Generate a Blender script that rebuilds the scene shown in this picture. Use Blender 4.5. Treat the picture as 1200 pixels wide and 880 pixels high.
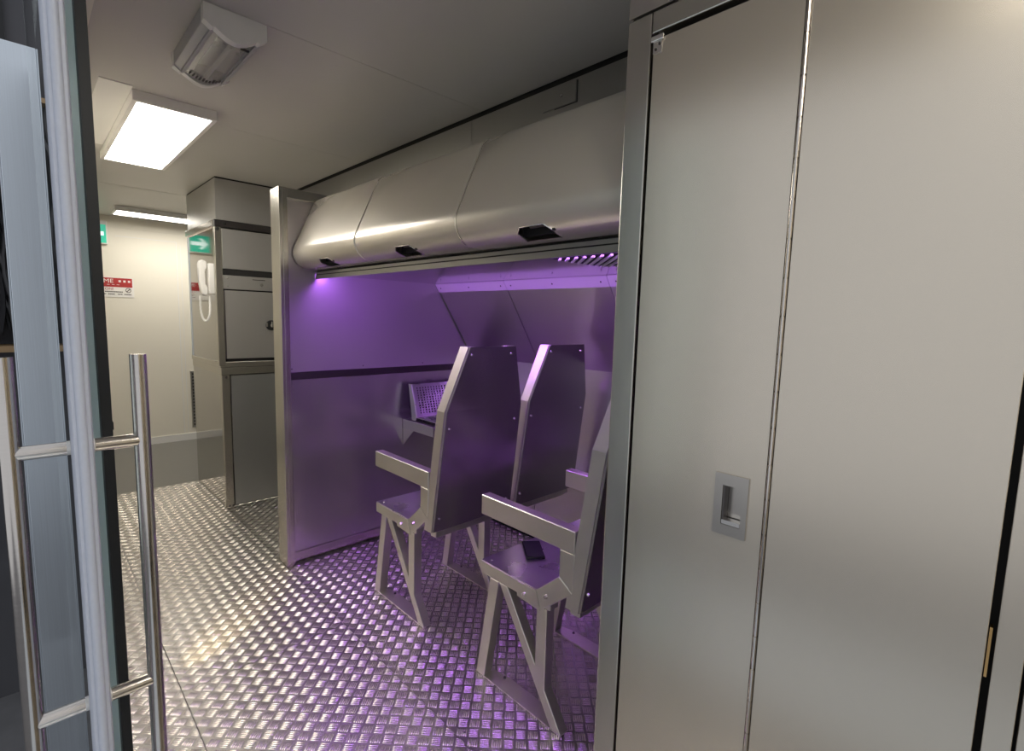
import bpy, bmesh, math, random
import numpy as np
from mathutils import Vector, Matrix
random.seed(7)
for o in list(bpy.data.objects):
    bpy.data.objects.remove(o)
SC = bpy.context.scene
COL = SC.collection
PI = math.pi

# ------------------------------------------------------------------ camera
YAW, PITCH, ROLL, FPX = math.radians(44.175), math.radians(-6.41), math.radians(1.517), 591.3
fw = Vector((math.sin(YAW)*math.cos(PITCH), math.cos(YAW)*math.cos(PITCH), math.sin(PITCH)))
rt = Vector((math.cos(YAW), -math.sin(YAW), 0)); up = rt.cross(fw)
r2 = rt*math.cos(ROLL)+up*math.sin(ROLL); u2 = up*math.cos(ROLL)-rt*math.sin(ROLL)
cd = bpy.data.cameras.new('camera'); cam = bpy.data.objects.new('camera', cd); COL.objects.link(cam)
cam.matrix_world = Matrix(((r2.x, u2.x, -fw.x, 0), (r2.y, u2.y, -fw.y, 0), (r2.z, u2.z, -fw.z, 1.5), (0, 0, 0, 1)))
cd.sensor_fit = 'HORIZONTAL'; cd.sensor_width = 36; cd.lens = 36*FPX/1200; cd.clip_start = 0.02
SC.camera = cam

# ------------------------------------------------------------------ world and exposure
W = bpy.data.worlds.new('hall_daylight'); SC.world = W; W.use_nodes = True
bgn = W.node_tree.nodes['Background']
bgn.inputs[0].default_value = (0.66, 0.68, 0.72, 1); bgn.inputs[1].default_value = 0.9
VS = SC.view_settings
SC.display_settings.display_device = 'sRGB'
VS.view_transform = 'Standard'; VS.look = 'None'; VS.exposure = 0.12; VS.gamma = 1.0; VS.use_curve_mapping = False
PANEL_STRENGTH = 15.0
LED_STRENGTH = 78.0
SC.cycles.max_bounces = 14; SC.cycles.glossy_bounces = 8; SC.cycles.transmission_bounces = 10
SC.cycles.diffuse_bounces = 6

# ------------------------------------------------------------------ materials
def mat(name, col, rough=0.5, metal=0.0, emit=0.0, trans=0.0, ior=1.45, noise=0.0, stretch=(1, 1, 1), scale=6.0, bump=0.0, rvar=0.0, coat=0.0):
    m = bpy.data.materials.new(name); m.use_nodes = True
    nt = m.node_tree; b = nt.nodes['Principled BSDF']
    c = (col[0], col[1], col[2], 1)
    b.inputs['Base Color'].default_value = c
    b.inputs['Roughness'].default_value = rough; b.inputs['Metallic'].default_value = metal
    b.inputs['Transmission Weight'].default_value = trans; b.inputs['IOR'].default_value = ior
    b.inputs['Coat Weight'].default_value = coat
    if emit:
        b.inputs['Emission Color'].default_value = c; b.inputs['Emission Strength'].default_value = emit
    if noise or bump or rvar:
        tc = nt.nodes.new('ShaderNodeTexCoord'); mp = nt.nodes.new('ShaderNodeMapping')
        mp.inputs['Scale'].default_value = stretch
        nt.links.new(tc.outputs['Object'], mp.inputs[0])
        nz = nt.nodes.new('ShaderNodeTexNoise'); nz.inputs['Scale'].default_value = scale; nz.inputs['Detail'].default_value = 5
        nt.links.new(mp.outputs[0], nz.inputs[0])
        if noise:
            mx = nt.nodes.new('ShaderNodeMix'); mx.data_type = 'RGBA'
            mx.inputs[6].default_value = tuple(max(0, v*(1-noise)) for v in col)+(1,)
            mx.inputs[7].default_value = tuple(min(1, v*(1+noise)) for v in col)+(1,)
            nt.links.new(nz.outputs[0], mx.inputs[0]); nt.links.new(mx.outputs[2], b.inputs['Base Color'])
        if rvar:
            mr = nt.nodes.new('ShaderNodeMapRange')
            mr.inputs[1].default_value = 0.3; mr.inputs[2].default_value = 0.7
            mr.inputs[3].default_value = max(0.02, rough-rvar); mr.inputs[4].default_value = rough+rvar
            nt.links.new(nz.outputs[0], mr.inputs[0]); nt.links.new(mr.outputs[0], b.inputs['Roughness'])
        if bump:
            bp = nt.nodes.new('ShaderNodeBump'); bp.inputs['Strength'].default_value = bump; bp.inputs['Distance'].default_value = 0.002
            nt.links.new(nz.outputs[0], bp.inputs['Height']); nt.links.new(bp.outputs[0], b.inputs['Normal'])
    return m
M = {}
M['sheet'] = mat('stainless_sheet', (0.60, 0.575, 0.54), 0.30, 1, noise=0.04, scale=3)
M['door'] = mat('stainless_door_skin', (0.63, 0.575, 0.49), 0.27, 0.85, noise=0.03, scale=2)
M['bay'] = mat('stainless_bay_lining', (0.56, 0.54, 0.53), 0.34, 1.0, noise=0.04, scale=2)
M['back'] = mat('stainless_seat_back', (0.44, 0.42, 0.42), 0.24, 0.95, noise=0.05, scale=3)
M['soffit'] = mat('mirror_soffit_sheet', (0.50, 0.48, 0.48), 0.10, 0.95)
M['ledge'] = mat('brushed_ledge_strip', (0.70, 0.66, 0.68), 0.45, 0.3)
M['galley'] = mat('stainless_galley_sheet', (0.50, 0.49, 0.475), 0.06, 1)
M['galleyfront'] = mat('stainless_galley_front', (0.50, 0.49, 0.47), 0.33, 0.7, noise=0.03, scale=6)
M['galleydoor'] = mat('satin_cabinet_door', (0.42, 0.43, 0.43), 0.20, 0.72)
M['bin'] = mat('stainless_bin_skin', (0.66, 0.62, 0.55), 0.27, 0.58, noise=0.03, scale=2)
M['fascia'] = mat('satin_fascia_metal', (0.30, 0.295, 0.28), 0.42, 0.8, noise=0.04, scale=3)
M['tube'] = mat('mill_finish_tube', (0.56, 0.54, 0.49), 0.27, 1, noise=0.06, scale=4, stretch=(1, 1, 0.25))
M['frame'] = mat('welded_seat_frame', (0.62, 0.60, 0.53), 0.33, 0.86, noise=0.10, scale=9)
M['seat'] = mat('seat_plate_metal', (0.60, 0.58, 0.60), 0.30, 1, noise=0.05, scale=8, rvar=0.06)
M['alu'] = mat('brushed_aluminium', (0.70, 0.76, 0.82), 0.42, 0.7, noise=0.10, scale=4, stretch=(70, 70, 0.6), rvar=0.06)
M['chrome'] = mat('satin_steel_handle', (0.62, 0.58, 0.54), 0.15, 1, noise=0.05, scale=30, stretch=(1, 1, 14), rvar=0.04)
M['bolt'] = mat('bright_bolt', (0.85, 0.83, 0.80), 0.2, 1)
M['darkbolt'] = mat('dark_screw', (0.10, 0.09, 0.09), 0.4, 1)
M['tread'] = mat('tread_plate_base', (0.40, 0.38, 0.35), 0.33, 0.93, noise=0.14, scale=5)
M['bar'] = mat('tread_plate_bars', (0.74, 0.70, 0.65), 0.25, 0.88, noise=0.04, scale=12)
M['ceil'] = mat('painted_ceiling', (0.56, 0.545, 0.51), 0.42, noise=0.02, scale=2)
M['wall'] = mat('cream_wall_paint', (0.80, 0.76, 0.66), 0.45, noise=0.015, scale=2)
M['vinyl'] = mat('grey_vinyl_floor', (0.20, 0.195, 0.18), 0.35, noise=0.05, scale=20)
M['white'] = mat('white_plastic', (0.80, 0.79, 0.76), 0.35)
M['grey'] = mat('grey_plastic', (0.45, 0.45, 0.46), 0.45)
M['black'] = mat('black_rubber', (0.012, 0.013, 0.015), 0.45)
M['gap'] = mat('dark_recess', (0.015, 0.014, 0.014), 0.7)
M['darkmetal'] = mat('dark_anodised_metal', (0.13, 0.12, 0.12), 0.35, 1)
M['glass'] = mat('door_glass', (0.86, 0.95, 0.93), 0.0, trans=1.0, ior=1.45)
M['lens'] = mat('clear_lens', (0.93, 0.93, 0.92), 0.12, trans=0.85, ior=1.3, bump=0.15, scale=60)
M['sideglass'] = mat('frosted_side_glass', (0.78, 0.88, 0.85), 0.30, trans=0.45, ior=1.3)
M['seal'] = mat('frosted_edge_profile', (0.66, 0.70, 0.80), 0.38, trans=0.25, ior=1.4, noise=0.06, scale=120, bump=0.25)
M['panel'] = mat('lit_diffuser', (1.0, 0.95, 0.86), 0.4, emit=PANEL_STRENGTH)
M['led'] = mat('violet_led', (0.48, 0.16, 1.0), 0.4, emit=LED_STRENGTH)
M['red'] = mat('sign_red', (0.42, 0.035, 0.035), 0.5)
M['signwhite'] = mat('sign_white', (0.82, 0.80, 0.76), 0.5)
M['ink'] = mat('sign_ink', (0.06, 0.05, 0.05), 0.6)
M['exitgreen'] = mat('exit_green', (0.03, 0.50, 0.34), 0.35, emit=0.35)
M['exitwhite'] = mat('exit_arrow', (0.75, 0.95, 0.92), 0.4, emit=0.6)
M['brass'] = mat('brass', (0.75, 0.48, 0.20), 0.25, 1)
M['card'] = mat('cardboard', (0.42, 0.25, 0.13), 0.8, noise=0.12, scale=8)
M['wood'] = mat('shelf_wood', (0.45, 0.30, 0.16), 0.6, noise=0.2, scale=6, stretch=(1, 12, 12))
M['hallwall'] = mat('hall_dark_wall', (0.10, 0.10, 0.11), 0.8, noise=0.2, scale=2)
M['hallfloor'] = mat('hall_floor', (0.22, 0.22, 0.23), 0.75, noise=0.25, scale=5, bump=0.4)
M['cable'] = mat('black_cable', (0.06, 0.06, 0.065), 0.3)
M['baylow'] = mat('polished_bay_lining', (0.56, 0.54, 0.53), 0.24, 0.88)
M['bayup'] = mat('satin_bay_lining', (0.56, 0.53, 0.54), 0.36, 0.78, noise=0.04, scale=2)
M['pull'] = mat('flush_pull_plate', (0.48, 0.455, 0.42), 0.26, 1)
M['phoneblack'] = mat('phone_black', (0.008, 0.008, 0.01), 0.25)

# ------------------------------------------------------------------ mesh helpers
def bx(bm, x0, x1, y0, y1, z0, z1, bev=0.0):
    r = bmesh.ops.create_cube(bm, size=1.0)
    vs = r['verts']
    for v in vs:
        v.co = Vector(((x0+x1)/2+v.co.x*(x1-x0), (y0+y1)/2+v.co.y*(y1-y0), (z0+z1)/2+v.co.z*(z1-z0)))
    if bev:
        es = list({e for v in vs for e in v.link_edges})
        bmesh.ops.bevel(bm, geom=es, offset=bev, segments=2, profile=0.5, affect='EDGES')
def prism(bm, pts, axis, a, b, bev=0.0):
    """extrude polygon pts (two coordinates) along axis from a to b"""
    def P(p, t):
        if axis == 'X': return (t, p[0], p[1])
        if axis == 'Y': return (p[0], t, p[1])
        return (p[0], p[1], t)
    v0 = [bm.verts.new(P(p, a)) for p in pts]; v1 = [bm.verts.new(P(p, b)) for p in pts]
    n = len(pts); fs = [bm.faces.new(v0), bm.faces.new(list(reversed(v1)))]
    for i in range(n):
        fs.append(bm.faces.new((v0[i], v1[i], v1[(i+1) % n], v0[(i+1) % n])))
    bmesh.ops.recalc_face_normals(bm, faces=fs)
    if bev:
        es = list({e for f in fs for e in f.edges})
        bmesh.ops.bevel(bm, geom=es, offset=bev, segments=1, affect='EDGES')
def cyl(bm, p0, p1, r, seg=16, r1=None):
    p0, p1 = Vector(p0), Vector(p1); d = p1-p0
    q = Vector((0, 0, 1)).rotation_difference(d.normalized()).to_matrix().to_4x4()
    bmesh.ops.create_cone(bm, cap_ends=True, segments=seg, radius1=r, radius2=r if r1 is None else r1, depth=d.length,
                          matrix=Matrix.Translation((p0+p1)/2) @ q)
def tubeline(bm, pts, r, seg=8):
    pts = [Vector(p) for p in pts]; rings = []
    for i, p in enumerate(pts):
        t = (pts[min(i+1, len(pts)-1)]-pts[max(i-1, 0)]).normalized()
        a = t.cross(Vector((0.31, 0.2, 0.93))).normalized(); b = t.cross(a)
        rings.append([bm.verts.new(p+a*r*math.cos(2*PI*k/seg)+b*r*math.sin(2*PI*k/seg)) for k in range(seg)])
    for i in range(len(rings)-1):
        for k in range(seg):
            bm.faces.new((rings[i][k], rings[i][(k+1) % seg], rings[i+1][(k+1) % seg], rings[i+1][k]))
    bm.faces.new(list(reversed(rings[0]))); bm.faces.new(rings[-1])
def obj(name, bm, m, parent=None, smooth=False, kind=None, label=None):
    me = bpy.data.meshes.new(name)
    if smooth:
        for f in bm.faces: f.smooth = True
    bm.to_mesh(me); bm.free(); me.materials.append(M[m])
    if smooth:
        try: me.set_sharp_from_angle(angle=math.radians(35))
        except Exception: pass
    o = bpy.data.objects.new(name, me); COL.objects.link(o)
    if parent is not None:
        o.parent = parent
        loc = Vector((0, 0, 0)); p = parent
        while p is not None: loc += p.location; p = p.parent
        me.transform(Matrix.Translation(-loc))
    if kind: o['kind'] = kind
    if label: o['label'] = label
    return o
def box(name, m, parent, x0, x1, y0, y1, z0, z1, bev=0.0, **k):
    bm = bmesh.new(); bx(bm, min(x0, x1), max(x0, x1), min(y0, y1), max(y0, y1), min(z0, z1), max(z0, z1), bev)
    return obj(name, bm, m, parent, **k)
def pris(name, m, parent, pts, axis, a, b, bev=0.0, **k):
    bm = bmesh.new(); prism(bm, pts, axis, a, b, bev); return obj(name, bm, m, parent, **k)
def rod(name, m, parent, p0, p1, r, seg=16, **k):
    bm = bmesh.new(); cyl(bm, p0, p1, r, seg); return obj(name, bm, m, parent, smooth=True, **k)
def tag(o, label, cat, group=None):
    o['label'] = label; o['category'] = cat
    if group: o['group'] = group
    return o
def thing(name, label, cat, loc, group=None):
    o = bpy.data.objects.new(name, None); COL.objects.link(o); o.location = loc
    return tag(o, label, cat, group)
def struct(o): o['kind'] = 'structure'; return o
def screw(name, m, parent, p, d, r=0.006, h=0.004):
    bm = bmesh.new(); p = Vector(p); d = Vector(d).normalized()
    cyl(bm, p, p+d*h, r, 10, r*0.7); return obj(name, bm, m, parent, smooth=True)
def dup(o, parent=None):
    c = o.copy(); COL.objects.link(c)
    if parent is not None: c.parent = parent
    for ch in list(o.children): dup(ch, c)
    return c
def text_mesh(name, s, size, m, parent, mw, align='LEFT'):
    cu = bpy.data.curves.new(name, 'FONT'); cu.body = s; cu.size = size; cu.align_x = align; cu.extrude = 0.0008
    t = bpy.data.objects.new(name+'_curve', cu); COL.objects.link(t)
    dg = bpy.context.evaluated_depsgraph_get(); dg.update()
    me = bpy.data.meshes.new_from_object(t.evaluated_get(dg))
    bpy.data.objects.remove(t)
    loc = Vector((0, 0, 0)); p = parent
    while p is not None: loc += p.location; p = p.parent
    me.transform(mw); me.transform(Matrix.Translation(-loc))
    me.materials.clear(); me.materials.append(M[m])
    o = bpy.data.objects.new(name, me); COL.objects.link(o); o.parent = parent
    return o

CZ = 2.45          # ceiling height
XB = 1.05          # front plane of the bay and of the galley cabinets
PY = 2.96          # face of the partition
YE = 5.05          # end of the tread floor and cabin ceiling
YF = 6.757         # far wall

# ================================================================== SETTING
# ---- floor with raised five-bar tread
floor = struct(box('floor', 'gap', None, 0.12, 2.5, -2.0, YE, -0.30, -0.012))
PLATES = [('floor_plate', 0.372, 1.042, -1.2, 2.20), ('floor_plate', 0.372, 1.042, 2.203, YE),
          ('floor_plate', 1.044, 2.45, -1.2, YE), ('floor_plate', 0.12, 0.369, -1.2, YE)]
PITCH_T, BL, BW, BH = 0.0430, 0.0185, 0.0030, 0.0022
def tread(plate, x0, x1, y0, y1, keep):
    c = math.sqrt(0.5)
    R = int(8/PITCH_T)
    verts, faces = [], []
    base = [(-BL, 0), (-BL*0.72, -BW), (BL*0.72, -BW), (BL, 0), (BL*0.72, BW), (-BL*0.72, BW)]
    n = 0
    for i in range(-R, R):
        for j in range(-R, R):
            u, v = i*PITCH_T, j*PITCH_T
            x, y = c*(u-v), c*(u+v)
            if not (x0+0.004 < x < x1-0.004 and y0+0.004 < y < y1-0.004) or not keep(x, y): continue
            horiz = (i+j) % 2
            for k in range(5):
                off = (k-2)*0.0077
                for (a, b) in base+[(-BL*0.62, 0), (BL*0.62, 0)]:
                    if horiz: uu, vv = u+a, v+b+off
                    else: uu, vv = u+b+off, v+a
                    px, py = c*(uu-vv), c*(uu+vv)
                    verts.append((min(max(px, x0), x1), min(max(py, y0), y1), 0.0))
                for t in (-1, -2): verts[t] = (verts[t][0], verts[t][1], BH)
                q = [(0, 1, 6), (1, 2, 7, 6), (2, 3, 7), (3, 4, 7), (4, 5, 6, 7), (5, 0, 6)]
                if not horiz: q = [tuple(reversed(f)) for f in q]
                faces += [tuple(n+w for w in f) for f in q]; n += 8
    me = bpy.data.meshes.new('tread_bars'); me.from_pydata(verts, [], faces); me.materials.append(M['bar'])
    for p in me.polygons: p.use_smooth = True
    o = bpy.data.objects.new('tread_bars', me); COL.objects.link(o); o.parent = plate; o['kind'] = 'stuff'
for (nm, x0, x1, y0, y1) in PLATES:
    pl = box(nm, 'tread', floor, x0, x1, y0, y1, -0.012, 0.0)
    if x0 > 1: tread(pl, x0, x1, y0, y1, lambda x, y: 0.3 < y < 4.2 and not (x > 1.7 and y > 3.1))
    elif x0 < 0.3: tread(pl, x0, x1, y0, y1, lambda x, y: y > 0.9)
    else: tread(pl, x0, x1, y0, y1, lambda x, y: y > 0.4)
for (x, y) in [(1.07, 2.24), (1.07, 2.31), (0.45, 2.17), (0.62, 2.17), (0.80, 2.17), (0.98, 2.17), (1.01, 2.24), (1.07, 1.30), (1.07, 1.75), (1.07, 2.80)]:
    screw('floor_screw', 'bolt', floor, (x, y, 0.0), (0, 0, 1), 0.007, 0.0025)
struct(box('floor', 'vinyl', None, 0.0, 3.2, YE, YF+0.1, -0.10, -0.004))
struct(box('floor', 'hallfloor', None, -6, 3.4, -5, 8, -1.40, -1.30))
struct(box('trim_5', 'alu', None, -0.80, 0.119, -1.6, 1.80, -0.14, -0.06))   # entrance landing of the raised unit
# ---- ceiling in panels with fine joints
ceiling = struct(box('ceiling', 'gap', None, 0.12, 1.66, -2.0, YE, CZ+0.012, CZ+0.06))
for (y0, y1) in [(-2.0, -0.6), (-0.6, 1.88), (1.88, 3.03), (3.03, YE)]:
    box('ceiling_panel', 'ceil', ceiling, 0.12, 1.59, y0+0.0012, y1-0.0012, CZ, CZ+0.012)
struct(box('ceiling', 'ceil', None, 0.0, 3.2, YE+0.006, YF+0.1, CZ, CZ+0.06))
# ---- walls
struct(box('wall_left', 'hallwall', None, 0.1225, 0.1275, 2.152, 4.88, -0.3, CZ+0.2))
wl = struct(box('wall_left', 'wall', None, 0.128, 0.20, 2.15, YE, -0.012, CZ))
struct(box('wall_left', 'wall', None, 0.10, 0.20, -2.0, -0.55, -0.004, CZ))
struct(box('wall_left', 'wall', None, 0.10, 0.20, -0.55, 2.15, 2.36, CZ))
struct(box('wall_left', 'wall', None, 0.0, 0.08, YE, YF, -0.004, CZ))
struct(box('wall_near', 'wall', None, 0.12, 2.5, -2.06, -2.0, 0, CZ))
wf = struct(box('wall_far', 'wall', None, 0.0, 3.2, YF, YF+0.08, -0.004, CZ))
box('picture_rail', 'wall', wf, 0.08, 3.2, YF-0.008, YF, 2.335, 2.375)
box('skirting', 'white', wf, 0.08, 3.2, YF-0.012, YF, -0.004, 0.075)
# faint outline of a flush access door in the far wall
for (x0, x1, z0, z1) in [(1.285, 1.292, 0.08, 2.25), (1.325, 1.330, 0.08, 2.22), (0.75, 1.292, 2.246, 2.252)]:
    box('door_outline', 'white', wf, x0, x1, YF-0.003, YF, z0, z1)
struct(box('wall_right', 'wall', None, 3.2, 3.28, YE, YF+0.1, -0.004, CZ))
# outer shell behind everything on the right
struct(box('wall_right', 'fascia', None, 2.50, 2.56, -2.0, YE, 0, CZ))
# ---- window-side lining of the seating bay: sloped panels over upright ones
SL = [(2.10, 1.727), (2.44, 1.207)]
wr = struct(box('wall_bay', 'gap', None, 2.462, 2.495, 0.2, PY-0.003, 0, 1.727))
for (y0, y1) in [(0.20, 0.754), (0.759, 1.504), (1.509, 2.252), (2.258, PY-0.013)]:
    t = 0.012
    pris('wall_panel', 'bay', wr, [SL[0], SL[1], (2.44, 0.03), (2.455, 0.03), (2.455, 1.215), (2.115, 1.735)], 'Y', y0, y1)
dx, dz = (SL[1][0]-SL[0][0]), (SL[1][1]-SL[0][1]); ln = math.hypot(dx, dz); ux, uz = dx/ln, dz/ln; nx, nz_ = uz, -ux
for (y0, y1) in [(0.20, 0.755), (0.758, 1.505), (1.508, 2.254), (2.257, PY-0.004)]:
    a = (SL[0][0]+ux*0.002, SL[0][1]+uz*0.002); b = (a[0]+ux*0.062, a[1]+uz*0.062)
    tr = pris('top_strip', 'ledge', wr, [a, b, (b[0]+nx*0.003, b[1]+nz_*0.003), (a[0]+nx*0.003, a[1]+nz_*0.003)], 'Y', y0, y1)
    for f in (0.06, 0.5, 0.94):
        yy = y0+(y1-y0)*f; cx = a[0]+ux*0.032+nx*0.003; cz = a[1]+uz*0.032+nz_*0.003
        screw('screw', 'darkbolt', tr, (cx, yy, cz), (nx, 0, nz_), 0.005, 0.002)
# ---- fascia between ceiling and overhead bins
fa = struct(box('trim_1', 'gap', None, 1.612, 1.64, 0.0, 4.15, 2.10, CZ+0.01))
for (y0, y1) in [(0.0, 1.966), (1.969, 3.752), (3.755, 4.148)]:
    box('fascia_panel', 'fascia', fa, 1.60, 1.612, y0, y1, 2.10, CZ-0.016)
hp = box('hatch', 'fascia', fa, 1.592, 1.600, 1.326, 1.50, 2.345, 2.425, 0.002)
box('hatch_edge', 'gap', hp, 1.5985, 1.6, 1.3235, 1.326, 2.342, 2.425)
box('hatch_edge', 'gap', hp, 1.5985, 1.6, 1.3235, 1.44, 2.3425, 2.345)
screw('screw', 'bolt', hp, (1.592, 1.40, 2.385), (-1, 0, 0), 0.007, 0.003)
# lining behind the recess next to the galley cabinets
struct(box('wall_recess', 'fascia', None, 1.66, 1.70, 3.08, 4.14, 0, 2.42))

# ================================================================== PARTITION at the front of the bay
pt = thing('partition', 'steel partition panel with square post, glowing violet below the overhead bins', 'partition', (1.07, 3.0, 0))
bm = bmesh.new(); bx(bm, 1.045, 1.062, 2.935, 3.065, 0.004, 2.185, 0.002); bx(bm, 1.062, 1.088, 2.935, 2.955, 0.004, 2.185, 0.002)
bx(bm, 1.062, 1.10, 3.045, 3.065, 0.004, 2.185, 0.002)
obj('post', bm, 'tube', pt)
box('post_trim', 'tube', pt, 1.083, 1.094, 2.943, 2.975, 0.03, 2.13, 0.003)
up_pts = [(1.094, 1.16), (2.43, 1.16), (2.425, 1.225), (2.095, 1.727), (2.095, 1.74), (1.62, 1.76), (1.62, 2.13), (1.094, 2.13)]
pris('upper_panel', 'bayup', pt, up_pts, 'Y', PY, PY+0.006)
box('lower_panel', 'baylow', pt, 1.094, 2.43, PY, PY+0.006, 0.075, 1.115)
box('middle_rail', 'darkmetal', pt, 1.094, 2.43, PY-0.004, PY+0.02, 1.115, 1.16, 0.002)
box('bottom_rail', 'tube', pt, 1.094, 2.43, PY-0.012, PY+0.05, 0.02, 0.075, 0.003)
box('top_rail', 'tube', pt, 1.088, 1.60, PY-0.02, PY+0.06, 2.13, 2.185, 0.003)
box('rear_panel', 'galleyfront', pt, 1.10, 2.43, 3.04, 3.05, 0.02, 2.13)
for (x, z) in [(1.105, 1.095), (1.105, 1.178), (1.55, 1.178), (1.35, 1.095), (2.0, 1.178)]:
    screw('screw', 'darkbolt', pt, (x, PY, z), (0, -1, 0), 0.004, 0.002)
screw('foot_bolt', 'bolt', pt, (1.086, 2.935, 0.03), (0, -1, 0), 0.008, 0.006)
# ---- attendant tray and perforated fold seat on the partition
sh = thing('wall_tray', 'steel tray on triangular brackets fixed to the violet partition wall', 'shelf', (2.1, 2.8, 0.76))
box('tray', 'bay', sh, 1.84, 2.38, 2.60, PY-0.004, 0.735, 0.80, 0.003)
for x in (1.842, 2.37):
    pris('bracket', 'sheet', sh, [(PY-0.004, 0.735), (PY-0.13, 0.735), (PY-0.004, 0.62)], 'X', x, x+0.006)
ps = thing('perforated_seat', 'violet-lit perforated metal seat back standing on the steel wall tray', 'seat', (2.1, 2.8, 0.80))
def lattice(nx_, nz2, w, h, hole, t, f):
    """sheet w x h with square holes; f maps (u,v,n) to a point"""
    bm = bmesh.new(); px, pz = (w-0.05)/nx_, (h-0.04)/nz2
    us = [0]; vs = [0]
    for i in range(nx_): us += [0.025+i*px+(px-hole)/2, 0.025+i*px+(px+hole)/2]
    for i in range(nz2): vs += [0.02+i*pz+(pz-hole)/2, 0.02+i*pz+(pz+hole)/2]
    us.append(w); vs.append(h)
    g0 = [[bm.verts.new(f(u, v, 0)) for v in vs] for u in us]; g1 = [[bm.verts.new(f(u, v, t)) for v in vs] for u in us]
    solid = lambda i, j: 0 <= i < len(us)-1 and 0 <= j < len(vs)-1 and not (i % 2 == 1 and j % 2 == 1)
    for i in range(len(us)-1):
        for j in range(len(vs)-1):
            if not solid(i, j): continue
            bm.faces.new((g0[i][j], g0[i+1][j], g0[i+1][j+1], g0[i][j+1])); bm.faces.new((g1[i][j], g1[i][j+1], g1[i+1][j+1], g1[i+1][j]))
            for (di, dj, a, b) in [(-1, 0, (i, j), (i, j+1)), (1, 0, (i+1, j+1), (i+1, j)), (0, -1, (i+1, j), (i, j)), (0, 1, (i, j+1), (i+1, j+1))]:
                if not solid(i+di, j+dj):
                    bm.faces.new((g0[a[0]][a[1]], g0[b[0]][b[1]], g1[b[0]][b[1]], g1[a[0]][a[1]]))
    bmesh.ops.recalc_face_normals(bm, faces=bm.faces[:])
    return bm
obj('backrest', lattice(19, 11, 0.48, 0.225, 0.0105, 0.004, lambda u, v, n: (1.862+u, 2.815+v*0.30-n, 0.828+v*0.96)), 'seat', ps)
obj('seat_pan', lattice(19, 8, 0.48, 0.205, 0.0105, 0.004, lambda u, v, n: (1.862+u, 2.81-v, 0.824+n)), 'seat', ps)
pris('side_flange', 'seat', ps, [(2.815, 0.828), (2.883, 1.044), (2.915, 1.044), (2.87, 0.803), (2.83, 0.803)], 'X', 1.858, 1.862)
box('front_lip', 'seat', ps, 1.862, 2.342, 2.604, 2.608, 0.801, 0.828)
pris('hole_darkener', 'gap', ps, [(2.826, 0.835), (2.888, 1.04), (2.891, 1.04), (2.829, 0.835)], 'X', 1.868, 2.336)  # sheet added to darken the holes against the lit panel behind
box('foot', 'gap', ps, 1.90, 2.30, 2.66, 2.80, 0.80, 0.823)

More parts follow.
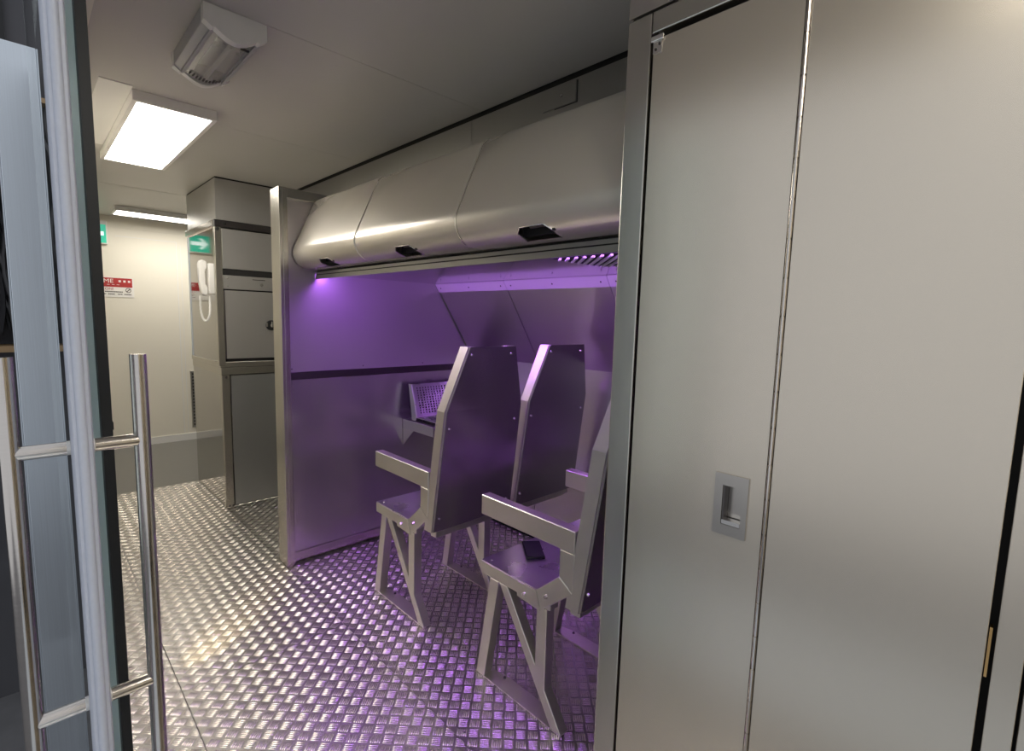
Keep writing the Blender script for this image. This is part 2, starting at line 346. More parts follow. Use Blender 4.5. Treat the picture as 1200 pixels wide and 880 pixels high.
# ================================================================== OVERHEAD BINS
PROF = [(1.30, 2.152), (1.262, 2.148), (1.24, 2.126), (1.185, 2.003), (1.135, 1.892), (1.1245, 1.868), (1.1195, 1.850), (1.1185, 1.834), (1.121, 1.818), (1.127, 1.802), (1.1375, 1.785), (1.152, 1.769), (1.172, 1.757), (1.20, 1.7515), (1.25, 1.7495)]
def bin_unit(y0, y1, label, bright_seam=False):
    r = thing('overhead_bin', label, 'overhead bin', (1.2, (y0+y1)/2, 1.75), 'overhead bins above the seating bay')
    hc = (y0+y1)/2; h0, h1 = hc-0.072, hc+0.072
    ys = [y0, y0+0.003, h0, h0+0.022, h1-0.022, h1, y1-0.003, y1]
    bm = bmesh.new()
    def P(i, y):
        x, z = PROF[i]
        if y in (y0, y1): x += 0.004; z += 0.003
        return (x, y, z)
    g = [[bm.verts.new(P(i, y)) for y in ys] for i in range(len(PROF))]
    HI = 10
    # trapezoid hand opening: pull the top inner corners in
    for i in range(len(PROF)-1):
        for j in range(len(ys)-1):
            if HI <= i < len(PROF)-2 and 2 <= j < 5:
                if not (i == HI and j in (2, 4)): continue
                # sloped corner triangles
                if j == 2: bm.faces.new((g[i][j], g[i][j+1], g[i+1][j]))
                else: bm.faces.new((g[i][j], g[i][j+1], g[i+1][j+1]))
                continue
            bm.faces.new((g[i][j], g[i][j+1], g[i+1][j+1], g[i+1][j]))
    # return edges and back
    top = [bm.verts.new((1.42, y, 2.152)) for y in (y0, y1)]
    bmesh.ops.recalc_face_normals(bm, faces=bm.faces[:])
    obj('door', bm, 'bin', r, smooth=True)
    # end plates close the shell
    for y in (y0+0.004, y1-0.008):
        pris('end_plate', 'sheet', r, [(p[0]+0.006, p[1]+(0.004 if i > 9 else 0)) for i, p in enumerate(PROF)]+[(1.42, 1.775), (1.42, 2.152)], 'Y', y, y+0.004)
    box('shell_back', 'fascia', r, 1.42, 1.424, y0+0.004, y1-0.004, 1.775, 2.152)
    if bright_seam:  # bright strip added as the glint of a bin edge catching light
        pr = [(p[0]-0.0015, p[1]) for p in PROF]; bm = bmesh.new(); prism(bm, pr+[(p[0]+0.006, p[1]+0.002) for p in reversed(PROF)], 'Y', y1+0.0008, y1+0.0058)
        obj('seam_glint', bm, 'bolt', r, smooth=True)
    # hand recess behind the opening
    bm = bmesh.new(); bx(bm, 1.185, 1.20, h0-0.01, h1+0.01, 1.765, 1.82); bx(bm, 1.15, 1.20, h0-0.012, h0-0.002, 1.765, 1.80); bx(bm, 1.14, 1.20, h0-0.01, h1+0.01, 1.802, 1.81)
    cup = obj('hand_recess', bm, 'gap', r)
    # bright rim
    q = lambda i: (PROF[i][0]-0.0015, PROF[i][1]-0.001)
    rim = [(q(13)[0], h0, q(13)[1]), (q(11)[0], h0, q(11)[1]), (q(10)[0], h0+0.022, q(10)[1]), (q(10)[0], h1-0.022, q(10)[1]), (q(11)[0], h1, q(11)[1]), (q(13)[0], h1, q(13)[1])]
    bm = bmesh.new(); tubeline(bm, rim, 0.0022, 6); obj('recess_rim', bm, 'bolt', r, smooth=True)
    rod('latch', 'darkmetal', r, (1.165, hc-0.03, 1.788), (1.165, hc+0.03, 1.788), 0.006, 10)
bin_unit(2.216, PY-0.010, 'leftmost overhead bin with curved nose, against the partition post')
bin_unit(1.462, 2.209, 'middle overhead bin with curved nose, between two bright seams')
bin_unit(0.751, 1.455, 'overhead bin with curved nose nearest the tall cabinet post', True)
sf = thing('soffit_panel', 'mirror-like violet soffit sheet with louvre slots under the overhead bins', 'ceiling panel', (1.7, 1.9, 1.74))
box('sheet', 'soffit', sf, 1.272, 2.10, 0.20, PY-0.006, 1.727, 1.737)
box('upper_lip', 'fascia', sf, 1.254, 1.272, 0.20, PY-0.006, 1.7275, 1.741)
box('lip_groove', 'gap', sf, 1.2535, 1.257, 0.20, PY-0.006, 1.722, 1.7272)
box('lower_lip', 'fascia', sf, 1.250, 1.258, 0.20, PY-0.006, 1.700, 1.7218)
box('shadow_gap', 'gap', sf, 1.262, 1.272, 0.20, PY-0.006, 1.737, 1.7478)
box('grille_back', 'gap', sf, 1.425, 1.755, 0.955, 1.285, 1.7258, 1.727)
for k in range(16):
    c = 0.19+k*0.038; w = 0.0065
    x0 = max(1.435, c+0.965); x1 = min(1.745, c+1.275)
    if x1-x0 < 0.02: continue
    pris('louvre', 'white', sf, [(x0, x0-c), (x0+w, x0-c-w), (x1+w, x1-c-w), (x1, x1-c)], 'Z', 1.7195, 1.7262)
screw('lip_light', 'bolt', sf, (1.256, 2.62, 1.702), (-0.3, 0, -1), 0.006, 0.004)
ls = box('led_strip', 'white', sf, 1.259, 1.266, 0.25, PY-0.012, 1.708, 1.727)
pris('diffuser', 'led', ls, [(1.2665, 1.7065), (1.2835, 1.7262), (1.2665, 1.7262)], 'Y', 0.26, PY-0.015)

# ================================================================== SEATS
def make_seat(label, right_only=False):
    # built where the front-left seat of the rear row stands, origin on the floor under its middle
    X0, Y0 = 1.31, 0.0
    r = thing('passenger_seat', label, 'seat', (X0+0.25, 1.25, 0), 'passenger seats in the bay')
    xl, xr = X0, X0+0.50
    # arm bracket of welded channel
    bm = bmesh.new()
    prism(bm, [(1.02, 0.785), (1.508, 0.785), (1.508, 0.703), (1.085, 0.703), (1.02, 0.703)], 'X', xl, xl+0.045, 0.003)
    prism(bm, [(1.02, 0.703), (1.085, 0.703), (1.085, 0.600), (1.02, 0.56)], 'X', xl, xl+0.045, 0.003)
    prism(bm, [(1.02, 0.56), (1.085, 0.60), (1.19, 0.507), (1.165, 0.436)], 'X', xl, xl+0.045, 0.003)
    arm = obj('armrest', bm, 'frame', r)
    pris('gusset', 'frame', arm, [(1.165, 0.436), (1.19, 0.507), (1.285, 0.500), (1.285, 0.445)], 'X', xl-0.004, xl+0.004)
    for (y, z) in [(1.245, 0.468), (1.135, 0.505)]:
        screw('bolt', 'bolt', arm, (xl-0.003, y, z), (-1, 0, 0), 0.010, 0.011)
    # seat box
    bm = bmesh.new()
    bx(bm, xl+0.002, xl+0.047, 1.12, 1.505, 0.452, 0.503, 0.003); bx(bm, xr-0.045, xr, 1.03, 1.505, 0.452, 0.503, 0.003)
    bx(bm, xl+0.047, xr-0.045, 1.455, 1.503, 0.452, 0.503, 0.003); bx(bm, xl+0.047, xr-0.045, 1.02, 1.065, 0.452, 0.503, 0.003)
    obj('seat_frame', bm, 'frame', r)
    st = box('seat', 'seat', r, xl+0.004, xr-0.002, 1.09, 1.503, 0.503, 0.507)
    for (x, y) in [(xl+0.03, 1.47), (xr-0.03, 1.47), (xr-0.03, 1.12)]:
        screw('screw', 'bolt', st, (x, y, 0.507), (0, 0, 1), 0.005, 0.003)
    # back: tapering sheet on a bent frame
    KN = [(0.990, 0.50), (0.913, 1.08), (0.868, 1.37)]
    HW = [0.250, 0.238, 0.146]
    xc = (xl+xr)/2
    bm = bmesh.new()
    def bar(side):
        o_, i_ = [], []
        for (y, z), w in zip(KN, HW):
            xo = xc+side*w; xi = xc+side*(w-0.008)
            o_.append([bm.verts.new((xo, y+0.004, z)), bm.verts.new((xo, y+0.060, z))])
            i_.append([bm.verts.new((xi-side*0.03, y+0.004, z)), bm.verts.new((xi-side*0.03, y+0.060, z))])
        for k in range(2):
            bm.faces.new((o_[k][0], o_[k][1], o_[k+1][1], o_[k+1][0])); bm.faces.new((i_[k][0], i_[k+1][0], i_[k+1][1], i_[k][1]))
            bm.faces.new((o_[k][0], o_[k+1][0], i_[k+1][0], i_[k][0])); bm.faces.new((o_[k][1], i_[k][1], i_[k+1][1], o_[k+1][1]))
        for k in (0, 2): bm.faces.new((o_[k][0], o_[k][1], i_[k][1], i_[k][0]))
    bar(-1); bar(1)
    bx(bm, xc-0.112, xc+0.112, KN[2][0]+0.012, KN[2][0]+0.05, 1.335, 1.366)
    bx(bm, xc-0.215, xc+0.215, KN[0][0]+0.004, KN[0][0]+0.05, 0.503, 0.54)
    bmesh.ops.recalc_face_normals(bm, faces=bm.faces[:])
    obj('back_frame', bm, 'frame', r)
    bm = bmesh.new()
    L_, R_ = [], []
    for (y, z), w in zip(KN, HW):
        L_.append([bm.verts.new((xc-w+0.012, y, z)), bm.verts.new((xc-w+0.012, y+0.004, z))]); R_.append([bm.verts.new((xc+w, y, z)), bm.verts.new((xc+w, y+0.004, z))])
    for k in range(2):
        bm.faces.new((L_[k][0], R_[k][0], R_[k+1][0], L_[k+1][0])); bm.faces.new((L_[k][1], L_[k+1][1], R_[k+1][1], R_[k][1]))
        bm.faces.new((L_[k][0], L_[k+1][0], L_[k+1][1], L_[k][1])); bm.faces.new((R_[k][0], R_[k][1], R_[k+1][1], R_[k+1][0]))
    for k in (0, 2): bm.faces.new((L_[k][0], L_[k][1], R_[k][1], R_[k][0]))
    bmesh.ops.recalc_face_normals(bm, faces=bm.faces[:])
    bk = obj('backrest', bm, 'back', r)
    def on(z, s, inset):
        k = 0 if z < 1.08 else 1
        t = (z-KN[k][1])/(KN[k+1][1]-KN[k][1])
        return (xc+s*(HW[k]+(HW[k+1]-HW[k])*t-inset), KN[k][0]+(KN[k+1][0]-KN[k][0])*t, z)
    for z in (0.565, 1.0, 1.335):
        for s in (-1, 1): screw('bolt', 'bolt', bk, on(z, s, 0.035), (0, -1, -0.1), 0.0075, 0.006)
    # leg trestles
    def trestle(x):
        bm = bmesh.new()
        prism(bm, [(1.445, 0.452), (1.395, 0.452), (1.470, 0.006), (1.520, 0.006)], 'X', x, x+0.045, 0.002); obj('leg', bm, 'frame', r, label='leaning front leg')
        bm = bmesh.new()
        prism(bm, [(1.392, 0.452), (1.345, 0.452), (1.05, 0.006), (1.10, 0.006)], 'X', x+0.001, x+0.044, 0.002); obj('leg', bm, 'frame', r, label='slanting rear brace leg')
        bm = bmesh.new()
        prism(bm, [(1.185, 0.450), (1.135, 0.450), (1.135, 0.130), (1.185, 0.205)], 'X', x, x+0.045, 0.002); obj('leg', bm, 'frame', r, label='short upright rear leg')
        bm = bmesh.new()
        prism(bm, [(x, 1.525), (x+0.045, 1.525), (x+0.07, 1.40), (x+0.07, 1.17), (x+0.045, 1.05), (x, 1.05)], 'Z', 0.0024, 0.008)
        ft = obj('foot_plate', bm, 'frame', r)
        for y in (1.13, 1.44): screw('bolt', 'darkbolt', ft, (x+0.055, y if y < 1.3 else 1.40, 0.008), (0, 0, 1), 0.007, 0.006)
    if right_only:      # carried by the wall and bolted to its neighbour
        box('wall_bracket', 'frame', r, xr, xr+0.096-0.004, 1.10, 1.15, 0.455, 0.50); box('wall_bracket', 'frame', r, xr, xr+0.092, 1.40, 1.45, 0.455, 0.50)
    else:
        trestle(xl); trestle(xr-0.047)
    return r
DX, DY = 0.531, 0.866
s_near = make_seat('steel passenger seat with a black phone lying on it, nearest the tall cabinet')
s_far = dup(s_near); s_far.location.y += DY
s_far['label'] = 'steel passenger seat at the aisle in the front row, closest to the partition post'
s_near2 = make_seat('mostly hidden steel seat at the window side behind the seat with the phone', right_only=True); s_near2.location.x += DX
s_far2 = dup(s_near2); s_far2.location.y += DY
s_far2['label'] = 'dark-backed steel seat in the front row beside the window wall'
# phone on the seat
ph = thing('mobile_phone', 'black mobile phone lying face up on the nearest steel seat', 'phone', (1.527, 1.412, 0.507))
bm = bmesh.new(); bx(bm, -0.040, 0.040, -0.078, 0.078, 0.0, 0.013, 0.004); o = obj('case', bm, 'phoneblack', None, smooth=True); o.parent = ph
bm = bmesh.new(); bx(bm, -0.035, 0.035, -0.072, 0.072, 0.0128, 0.0136); o = obj('screen', bm, 'black', None); o.parent = ph
ph.rotation_euler = (0, 0, math.radians(-38))

# ================================================================== TALL CABINET beside the camera
tc = thing('tall_cabinet', 'tall stainless cabinet with a folding door and flush pull handle', 'cabinet', (1.4, 0.3, 0))
XC = 1.080
box('post', 'tube', tc, XC, XC+0.036, 0.682, 0.745, 0.003, 2.205, 0.003)
box('top_rail', 'tube', tc, XC, XC+0.06, 0.006, 0.680, 2.158, 2.205, 0.003)
box('side_panel', 'sheet', tc, XC+0.06, 2.43, 0.15, 0.17, 0.003, 2.44)
pris('side_panel', 'bay', tc, [(XC+0.06, 0.003), (2.435, 0.003), (2.435, 1.2), (2.095, 1.726), (XC+0.06, 1.69)], 'Y', 0.700, 0.706)
box('header', 'sheet', tc, XC+0.002, XC+0.012, 0.006, 0.745, 2.212, CZ-0.004)
box('header_joint', 'gap', tc, XC+0.012, XC+0.05, 0.006, 0.74, 2.205, 2.212)
box('carcass', 'gap', tc, XC+0.045, XC+0.06, -0.03, 0.681, 0.003, 2.157)
# first leaf with an opening for the flush handle
H = (0.397, 0.438, 1.068, 1.155)
bm = bmesh.new()
ys = [0.3545, H[0], H[1], 0.671]; zs = [0.02, H[2], H[3], 2.140]
for i in range(3):
    for j in range(3):
        if i == 1 and j == 1: continue
        bx(bm, XC-0.004, XC+0.024, ys[i], ys[i+1], zs[j], zs[j+1])
bmesh.ops.remove_doubles(bm, verts=bm.verts[:], dist=1e-5)
d1 = obj('door', bm, 'door', tc)
bm = bmesh.new()   # flush pull: plate frame and cup
for (a, b, c, d) in [(0.385, H[0], 1.045, 1.180), (H[1], 0.456, 1.045, 1.180), (H[0], H[1], 1.045, H[2]), (H[0], H[1], H[3], 1.180)]:
    bx(bm, XC-0.0085, XC-0.004, a, b, c, d)
bmesh.ops.remove_doubles(bm, verts=bm.verts[:], dist=1e-5)
pull = obj('pull_handle', bm, 'pull', d1)
bm = bmesh.new()
bx(bm, XC+0.016, XC+0.018, H[0], H[1], H[2], H[3]); bx(bm, XC-0.004, XC+0.017, H[0], H[0]+0.001, H[2], H[3]); bx(bm, XC-0.004, XC+0.017, H[1]-0.001, H[1], H[2], H[3])
bx(bm, XC-0.004, XC+0.017, H[0], H[1], H[2], H[2]+0.001); bx(bm, XC-0.004, XC+0.017, H[0], H[1], H[3]-0.001, H[3])
obj('handle_cup', bm, 'pull', d1)
box('cup_lip', 'bolt', d1, XC-0.0075, XC+0.012, H[0]+0.001, H[1]-0.001, H[2]+0.001, H[2]+0.010)
box('cup_shadow', 'darkmetal', d1, XC-0.006, XC+0.015, H[1]-0.004, H[1]-0.001, H[2]+0.001, H[3]-0.001)
bm = bmesh.new(); bx(bm, XC-0.010, XC-0.004, 0.645, 0.676, 2.134, 2.146, 0.002); bx(bm, XC-0.006, XC-0.004, 0.650, 0.671, 2.108, 2.14)
lt = obj('pivot_plate', bm, 'bolt', d1)
for (y, z) in [(0.664, 2.117), (0.655, 2.127)]: screw('screw', 'darkbolt', d1, (XC-0.006, y, z), (-1, 0, 0), 0.0035, 0.002)
d2 = box('door', 'door', tc, XC-0.004, XC+0.024, 0.006, 0.3435, 0.02, 2.140, 0.001)
hg = rod('piano_hinge', 'chrome', tc, (XC-0.003, 0.349, 0.02), (XC-0.003, 0.349, 2.14), 0.0034, 12)
k = 0; z = 0.03
while z < 2.10:
    bm = bmesh.new(); cyl(bm, (XC-0.003, 0.349, z), (XC-0.003, 0.349, z+0.071), 0.0046, 12); obj('knuckle', bm, 'chrome', hg, smooth=True)
    z += 0.0745
box('bolt_catch', 'brass', tc, XC+0.006, XC+0.02, 0.001, 0.0045, 0.945, 1.03)
# neighbouring cabinet at the right edge
t2 = thing('tall_cabinet', 'second tall stainless cabinet, its edge just inside the right of the picture', 'cabinet', (1.4, -0.6, 0))
box('post', 'door', t2, XC-0.002, XC+0.04, -0.0375, -0.004, 0.003, 2.205, 0.001)
box('door', 'door', t2, XC-0.004, XC+0.024, -0.75, -0.042, 0.02, 2.14, 0.001)
box('carcass', 'gap', t2, XC+0.041, XC+0.06, -0.78, -0.035, 0.003, 2.205)
box('header', 'sheet', t2, XC+0.002, XC+0.012, -2.0, 0.003, 2.212, CZ-0.004)
box('side_panel', 'sheet', t2, XC+0.0, XC+0.06, -2.0, -0.785, 0.003, 2.205)

# ================================================================== GALLEY CABINETS at the end of the aisle
XG, YG, YG2 = 1.04, 4.15, 5.0
gl = thing('base_cabinet', 'lower stainless cabinet standing on the tread plate at the aisle end', 'cabinet', (1.3, 4.5, 0))
box('side_panel', 'galley', gl, XG, XG+0.01, YG+0.045, YG2, 0.01, 1.055)
bm = bmesh.new(); bx(bm, XG-0.001, XG+0.055, YG-0.002, YG+0.045, 0.004, 1.03, 0.003); obj('corner_post', bm, 'tube', gl)
box('top_frame', 'tube', gl, XG-0.004, 1.66, YG-0.006, YG2, 1.03, 1.085, 0.003)
box('door', 'galleydoor', gl, XG+0.062, 1.655, YG-0.004, YG+0.02, 0.025, 1.022, 0.002)
box('carcass', 'gap', gl, XG+0.05, 1.655, YG+0.022, YG+0.04, 0.01, 1.03)
for p in [(XG+0.03, YG-0.002, 1.012), (XG+0.02, YG-0.002, 0.022), (XG+0.045, YG-0.002, 0.02)]: screw('screw', 'darkbolt', gl, p, (0, -1, 0), 0.010, 0.004)
gu = thing('oven_cabinet', 'upper stainless cabinet with a hinged door, control panel and white telephone beside', 'cabinet', (1.3, 4.5, 1.085))
box('side_panel', 'galley', gu, XG, XG+0.01, YG+0.02, YG2, 1.12, 2.10)
box('corner_post', 'tube', gu, XG-0.018, XG+0.028, YG-0.016, YG+0.03, 1.10, 2.10, 0.004)
box('back_post', 'alu', gu, XG-0.006, XG+0.012, YG2-0.02, YG2, 1.10, 2.10, 0.002)
fr = box('top_frame', 'darkmetal', gu, XG-0.016, 1.655, YG-0.016, YG+0.03, 2.10, 2.15, 0.003)
box('side_frame', 'chrome', gu, XG-0.018, XG+0.02, YG+0.03, YG2, 2.105, 2.15, 0.003)
box('bottom_frame', 'tube', gu, XG-0.01, 1.655, YG-0.010, YG2, 1.086, 1.122, 0.003)
box('upper_door', 'galleyfront', gu, XG+0.034, 1.655, YG-0.008, YG+0.01, 1.808, 2.092, 0.002)
box('vent_slot', 'gap', gu, XG+0.034, 1.655, YG-0.003, YG+0.01, 1.768, 1.803)
cp = box('control_panel', 'galleyfront', gu, XG+0.034, 1.655, YG-0.008, YG+0.01, 1.662, 1.762, 0.002)
rod('knob', 'darkmetal', cp, (1.43, YG-0.008, 1.705), (1.43, YG-0.024, 1.705), 0.014, 14)
rod('knob', 'bolt', cp, (1.33, YG-0.008, 1.705), (1.33, YG-0.022, 1.705), 0.012, 14)
box('label_strip', 'gap', cp, 1.27, 1.36, YG-0.009, YG-0.008, 1.738, 1.743)
for (x, z) in [(1.10, 1.74), (1.10, 1.685), (1.52, 1.685)]: screw('screw', 'bolt', cp, (x, YG-0.008, z), (0, -1, 0), 0.006, 0.003)
od = box('oven_door', 'galleyfront', gu, XG+0.04, 1.655, YG-0.008, YG+0.012, 1.150, 1.652, 0.002)
bm = bmesh.new(); bx(bm, XG+0.036, 1.655, YG+0.012, YG+0.02, 1.125, 2.10); obj('carcass', bm, 'gap', gu)
hb = rod('door_hinge', 'darkmetal', od, (XG+0.034, YG-0.008, 1.15), (XG+0.034, YG-0.008, 1.65), 0.005, 8)
lk = rod('lock', 'black', od, (1.395, YG-0.008, 1.40), (1.395, YG-0.024, 1.40), 0.040, 20)
bm = bmesh.new(); cyl(bm, (1.395, YG-0.024, 1.40), (1.395, YG-0.032, 1.40), 0.014, 12); bx(bm, 1.388, 1.402, YG-0.036, YG-0.024, 1.385, 1.43, 0.003); bx(bm, 1.355, 1.365, YG-0.03, YG-0.023, 1.39, 1.42)
obj('lock_barrel', bm, 'bolt', od, smooth=True)
for p in [(XG+0.05, YG-0.016, 2.125), (XG+0.004, YG-0.016, 2.085)]: screw('screw', 'gap', gu, p, (0, -1, 0), 0.012, 0.003)
bh = struct(box('trim_2', 'galleyfront', None, XG, 1.655, YG, YG2, 2.155, CZ-0.012))
struct(box('trim_3', 'gap', None, XG+0.004, 1.65, YG+0.004, YG2-0.004, CZ-0.012, CZ))
# telephone on the cabinet side
te = thing('telephone', 'white wall telephone with a hanging cord on the side of the upper cabinet', 'telephone', (XG, 4.30, 1.72))
bm = bmesh.new(); bx(bm, XG-0.035, XG-0.0005, 4.235, 4.345, 1.625, 1.845, 0.006); obj('base', bm, 'white', te, smooth=True)
bm = bmesh.new()
prism(bm, [(XG-0.042, 1.86), (XG-0.078, 1.87), (XG-0.094, 1.845), (XG-0.090, 1.70), (XG-0.080, 1.63), (XG-0.060, 1.605), (XG-0.036, 1.615), (XG-0.038, 1.67), (XG-0.052, 1.69), (XG-0.054, 1.79), (XG-0.040, 1.815)], 'Y', 4.262, 4.322, 0.008)
hs = obj('handset', bm, 'white', te, smooth=True)
box('grip_line', 'grey', hs, XG-0.093, XG-0.09, 4.285, 4.299, 1.70, 1.82)
cord = []
for k in range(41):
    t = k/40; a = t*2*PI
    cord.append((XG-0.055+0.03*math.cos(PI*t)*-1+0.0015*math.cos(k*2.6), 4.29+0.02*math.sin(a)+0.0015*math.sin(k*2.6), 1.61-0.185*math.sin(PI*t)**0.8))
bm = bmesh.new(); tubeline(bm, cord, 0.008, 6); obj('cord', bm, 'white', te, smooth=True)

# ================================================================== SIGNS AND FITTINGS ON THE FAR WALL
es = thing('exit_sign', 'green lit exit sign with a white arrow, high on the far wall', 'exit sign', (0.57, YF, 2.26))
box('housing', 'white', es, 0.455, 0.685, YF-0.045, YF, 2.15, 2.385, 0.004)
box('face', 'exitgreen', es, 0.468, 0.674, YF-0.048, YF-0.045, 2.162, 2.345)
pris('arrow', 'exitwhite', es, [(0.488, 2.255), (0.545, 2.315), (0.575, 2.315), (0.545, 2.275), (0.655, 2.275), (0.655, 2.235), (0.545, 2.235), (0.575, 2.195), (0.545, 2.195)], 'Y', YF-0.0495, YF-0.048)
ws = thing('warning_sign', 'red and white warning notice with ME and ON! lettering on the far wall', 'sign', (0.6, YF, 1.72))
box('board', 'signwhite', ws, 0.33, 0.885, YF-0.006, YF, 1.618, 1.822)
box('red_band', 'red', ws, 0.334, 0.872, YF-0.0075, YF-0.006, 1.722, 1.816)
RX = Matrix.Rotation(PI/2, 4, 'X')
def wt(s, x, z, size, m): return text_mesh('lettering', s, size, m, ws, Matrix.Translation((x, YF-0.008, z)) @ RX @ Matrix.Diagonal((1.15, 1, 1, 1)))
wt('ME', 0.630, 1.764, 0.058, 'signwhite')
for x in (0.757, 0.797, 0.836): box('square', 'signwhite', ws, x, x+0.020, YF-0.0085, YF-0.0075, 1.773, 1.794)
for x in (0.66, 0.70, 0.74): box('small_mark', 'signwhite', ws, x, x+0.022, YF-0.0085, YF-0.0075, 1.744, 1.748)
wt('ON!', 0.640, 1.690, 0.034, 'red')
for (x0, x1, z) in [(0.64, 0.79, 1.672), (0.632, 0.648, 1.648), (0.665, 0.72, 1.648), (0.745, 0.785, 1.648), (0.80, 0.86, 1.648)]:
    k = x0
    while k < x1: box('print_line', 'ink', ws, k, min(k+0.010, x1), YF-0.0075, YF-0.006, z-0.005, z+0.005); k += 0.0125
bm = bmesh.new(); pts = [(0.836+0.022*math.cos(t*PI/12), YF-0.007, 1.691+0.022*math.sin(t*PI/12)) for t in range(25)]
tubeline(bm, pts, 0.003, 5); cyl(bm, (0.822, YF-0.007, 1.677), (0.850, YF-0.007, 1.705), 0.004, 6); obj('prohibition_ring', bm, 'ink', ws)
vp = thing('wall_strip', 'narrow grey perforated metal strip on the far wall behind the base cabinet', 'bracket', (1.41, YF, 0.47))
box('plate', 'sheet', vp, 1.368, 1.45, YF-0.012, YF, 0.14, 0.80, 0.002)
for k in range(17): box('slot', 'gap', vp, 1.385, 1.397, YF-0.0135, YF-0.012, 0.165+k*0.037, 0.185+k*0.037)

# ================================================================== CEILING FITTINGS
def panel_light(name, x0, x1, y0, y1, label, z=CZ):
    r = thing(name, label, 'ceiling light', ((x0+x1)/2, (y0+y1)/2, z), 'flat ceiling light panels')
    bm = bmesh.new()
    bx(bm, x0-0.02, x1+0.02, y0-0.02, y0, z-0.045, z, 0.002); bx(bm, x0-0.02, x1+0.02, y1, y1+0.02, z-0.045, z, 0.002)
    bx(bm, x0-0.02, x0, y0, y1, z-0.045, z, 0.002); bx(bm, x1, x1+0.02, y0, y1, z-0.045, z, 0.002)
    obj('frame', bm, 'white', r); box('diffuser', 'panel', r, x0, x1, y0, y1, z-0.042, z-0.03)
panel_light('ceiling_light', 0.423, 0.713, 2.85, 4.06, 'bright rectangular ceiling light panel above the tread plate aisle')
panel_light('ceiling_light', 0.70, 1.90, 6.05, 6.33, 'far ceiling light panel seen edge-on by the cream far wall')
panel_light('ceiling_light', 0.423, 0.713, -1.10, 0.10, 'ceiling light panel above the aisle in front of the tall cabinet doors')
tag(box('reflection_plate', 'white', None, 0.287, 0.402, 2.79, 3.89, CZ-0.004, CZ, 0.001), 'pale flat plate imitating a reflected light panel, left of the near light panel', 'imitated reflection')  # pale plate standing in for a light panel's reflection in glass
em = thing('emergency_light', 'grey bulkhead emergency light with a curved clear lens on the ceiling', 'emergency light', (0.55, 2.1, CZ))
ex0, ex1, ey0, ey1 = 0.462, 0.645, 1.885, 2.345
pris('housing', 'grey', em, [(ex0, CZ), (ex1, CZ), (ex1, CZ-0.045), (ex1-0.02, CZ-0.06), (ex0+0.02, CZ-0.06), (ex0, CZ-0.045)], 'Y', ey0+0.01, ey1-0.01, 0.002)
arc = [(ex0+0.028+(ex1-ex0-0.056)*k/10, CZ-0.058-0.028*math.sin(PI*k/10)) for k in range(11)]
for (a, b) in [(ey0, ey0+0.03), (ey1-0.03, ey1)]:
    pris('end_cap', 'white', em, [(ex0-0.002, CZ), (ex0-0.002, CZ-0.05), (ex0+0.022, CZ-0.066)]+[(x, z-0.004) for x, z in arc]+[(ex1-0.022, CZ-0.066), (ex1+0.002, CZ-0.05), (ex1+0.002, CZ)], 'Y', a, b)
le = pris('lens', 'lens', em, arc+[(x, z+0.004) for x, z in reversed(arc)], 'Y', ey0+0.03, ey1-0.03, smooth=True)
for x in (ex0+0.02, ex1-0.028): box('side_rail', 'grey', em, x, x+0.008, ey0+0.03, ey1-0.03, CZ-0.068, CZ-0.058)
box('reflector', 'seat', em, ex0+0.05, ex1-0.05, ey0+0.06, ey1-0.06, CZ-0.066, CZ-0.061)
rod('lamp_tube', 'white', em, ((ex0+ex1)/2, ey0+0.07, CZ-0.074), ((ex0+ex1)/2, ey1-0.07, CZ-0.074), 0.007, 10)
rnd = random.Random(3)
for k in range(10): box('print_mark', 'ink', le, 0.50+k*0.011, 0.506+k*0.011, ey1-0.075-rnd.random()*0.02, ey1-0.055, CZ-0.0868+0.016*abs((k-4.5)/5)**2, CZ-0.0855+0.016*abs((k-4.5)/5)**2)
box('clip', 'gap', em, 0.575, 0.60, ey0+0.032, ey0+0.042, CZ-0.088, CZ-0.084)

# ================================================================== GLASS DOOR, SIDELIGHT AND HALL ON THE LEFT
gd = thing('glass_door', 'sliding glass door seen edge-on with a bluish frosted edge and steel bar handles', 'door', (0.054, 1.4, -0.058))
box('glass_pane', 'glass', gd, 0.0495, 0.0585, 0.972, 1.86, -0.05, 2.30)
bm = bmesh.new()
arcp = [(0.054+0.0062*math.cos(a), 0.948-0.007*math.sin(a)) for a in [PI*k/10 for k in range(11)]]
prism(bm, [(0.0665, 0.985), (0.0665, 0.953), (0.064, 0.949)]+arcp+[(0.044, 0.949), (0.0415, 0.953), (0.0415, 0.985), (0.0485, 0.985), (0.0485, 0.969), (0.0595, 0.969), (0.0595, 0.985)], 'Z', -0.05, 2.30)
obj('edge_profile', bm, 'seal', gd, smooth=True)
for s, lab in ((1, 'inner'), (-1, 'outer')):
    x = 0.054+s*0.077; r = 0.0115
    bm = bmesh.new(); cyl(bm, (x, 1.0, 0.70), (x, 1.0, 1.428), r, 24)
    h = obj('pull_handle', bm, 'chrome', gd, smooth=True)
    for z in (0.868, 1.288):
        rod('standoff', 'chrome', h, (0.054+s*0.0125, 1.0, z), (x, 1.0, z), 0.0105, 20)
        rod('standoff_collar', 'white', h, (0.054+s*0.0045, 1.0, z), (0.054+s*0.0165, 1.0, z), 0.0108, 20)
dl = thing('sidelight', 'fixed glass side panel with a black edge post just inside the sliding door', 'glass panel', (0.11, 1.7, 0))
box('edge_post', 'black', dl, 0.1005, 0.1175, 1.25, 1.285, 0.0, 2.36)
box('glass_pane', 'sideglass', dl, 0.105, 0.113, 1.285, 2.149, 0.02, 2.36)
box('bottom_track', 'alu', dl, 0.100, 0.119, 1.285, 2.149, 0.0, 0.02)
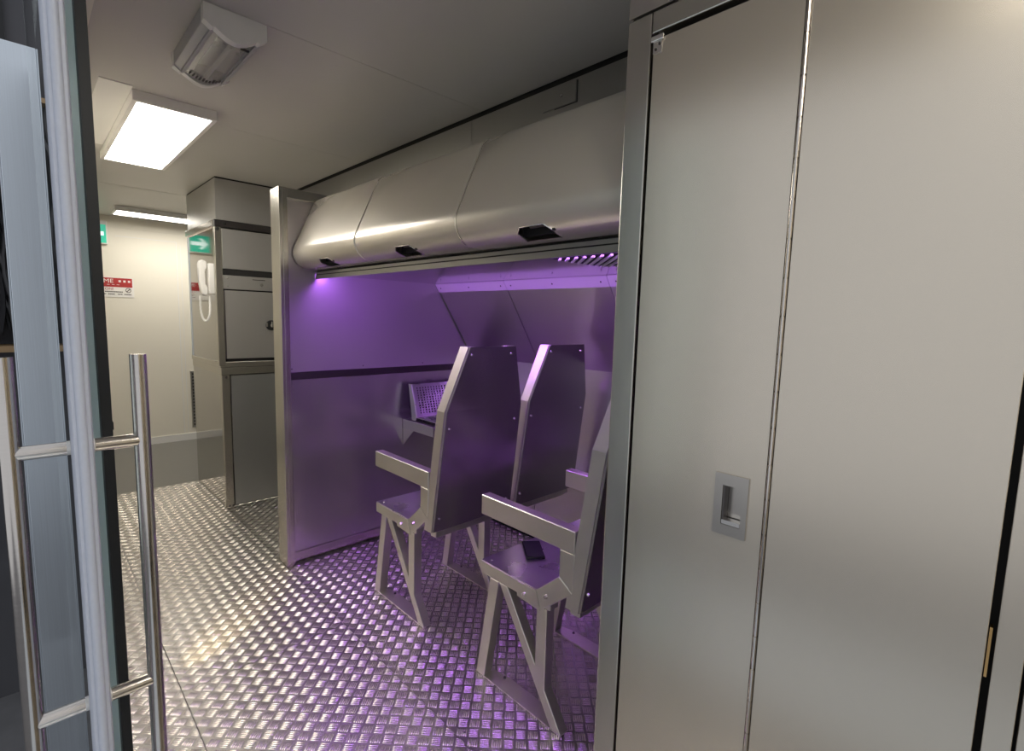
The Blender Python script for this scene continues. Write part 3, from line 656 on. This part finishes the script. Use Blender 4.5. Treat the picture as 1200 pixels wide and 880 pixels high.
for z in (0.70, 1.26): box('edge_clip', 'gap', dl, 0.1175, 0.1195, 1.255, 1.28, z, z+0.015)
po = thing('aluminium_post', 'brushed aluminium post in the hall behind the sliding glass door', 'post', (0.06, 3.53, -1.30))
box('profile', 'alu', po, -0.027, 0.116, 3.50, 3.56, -1.30, 2.74, 0.003)
box('edge_strip', 'alu', po, -0.034, -0.028, 3.505, 3.56, -1.30, 2.74, 0.001)
struct(box('wall_hall', 'hallwall', None, -5.0, 0.185, 4.90, 5.0, -1.30, 4.6))
box('wall_batten', 'black', None, -0.03, 0.03, 4.86, 4.90, 2.9, 4.5); bpy.data.objects['wall_batten'].name = 'trim_4'; struct(bpy.data.objects['trim_4'])
hb_ = thing('hall_shelf', 'wooden shelf in the dark hall at the far left', 'shelf', (-0.2, 4.7, -1.30))
box('board', 'wood', hb_, -1.0, 0.118, 4.58, 4.85, 1.20, 1.24)
box('board', 'wood', hb_, -1.0, 0.118, 4.58, 4.85, 2.80, 2.83)
for x in (-0.99, -0.50): box('upright', 'darkmetal', hb_, x-0.015, x+0.015, 4.82, 4.85, -1.30, 3.2)
box('upright', 'wood', hb_, 0.095, 0.117, 4.82, 4.85, 1.24, 1.66)
cb = bmesh.new()
for k in range(70):
    x = -0.95+k*0.0158; p = []
    a = rnd.uniform(-.12, .12); y = rnd.uniform(4.61, 4.80); e = rnd.uniform(0.93, 0.99)
    for t in range(13):
        q = t/12
        p.append((min(0.115, x+a*math.sin(q*PI)+0.04*math.sin(q*7+k)), min(4.84, y+0.03*math.cos(q*5+k)), 2.79-q*1.55*e))
    tubeline(cb, p, rnd.uniform(0.008, 0.016), 6)
co = obj('cable_tangle', cb, 'cable', None, smooth=True, kind='stuff'); tag(co, 'tangle of black cables hanging over the wooden shelf at the far left', 'cables')
tag(box('cardboard_box', 'card', None, -0.06, 0.118, 4.585, 4.82, 2.8305, 3.12, 0.003), 'brown cardboard box on the top shelf between post and door edge', 'box')

box('added_spot_housing', 'brass', wl, 0.165, 0.195, 2.12, 2.1495, 0.20, 0.24, 0.003)  # unseen housing, added only to go with the extra warm spot
# added unseen warm spot, put in to cast a streak over the tread plate
sp = bpy.data.lights.new('added_warm_spot', 'SPOT'); sp.energy = 160; sp.color = (1.0, 0.80, 0.45); sp.spot_size = math.radians(26); sp.spot_blend = 1.0; sp.shadow_soft_size = 0.01
so = bpy.data.objects.new('added_warm_spot', sp); COL.objects.link(so); so.location = (0.178, 2.10, 0.22)
so.rotation_euler = (Vector((0.58, 2.52, 0.0))-Vector(so.location)).to_track_quat('-Z', 'Y').to_euler()
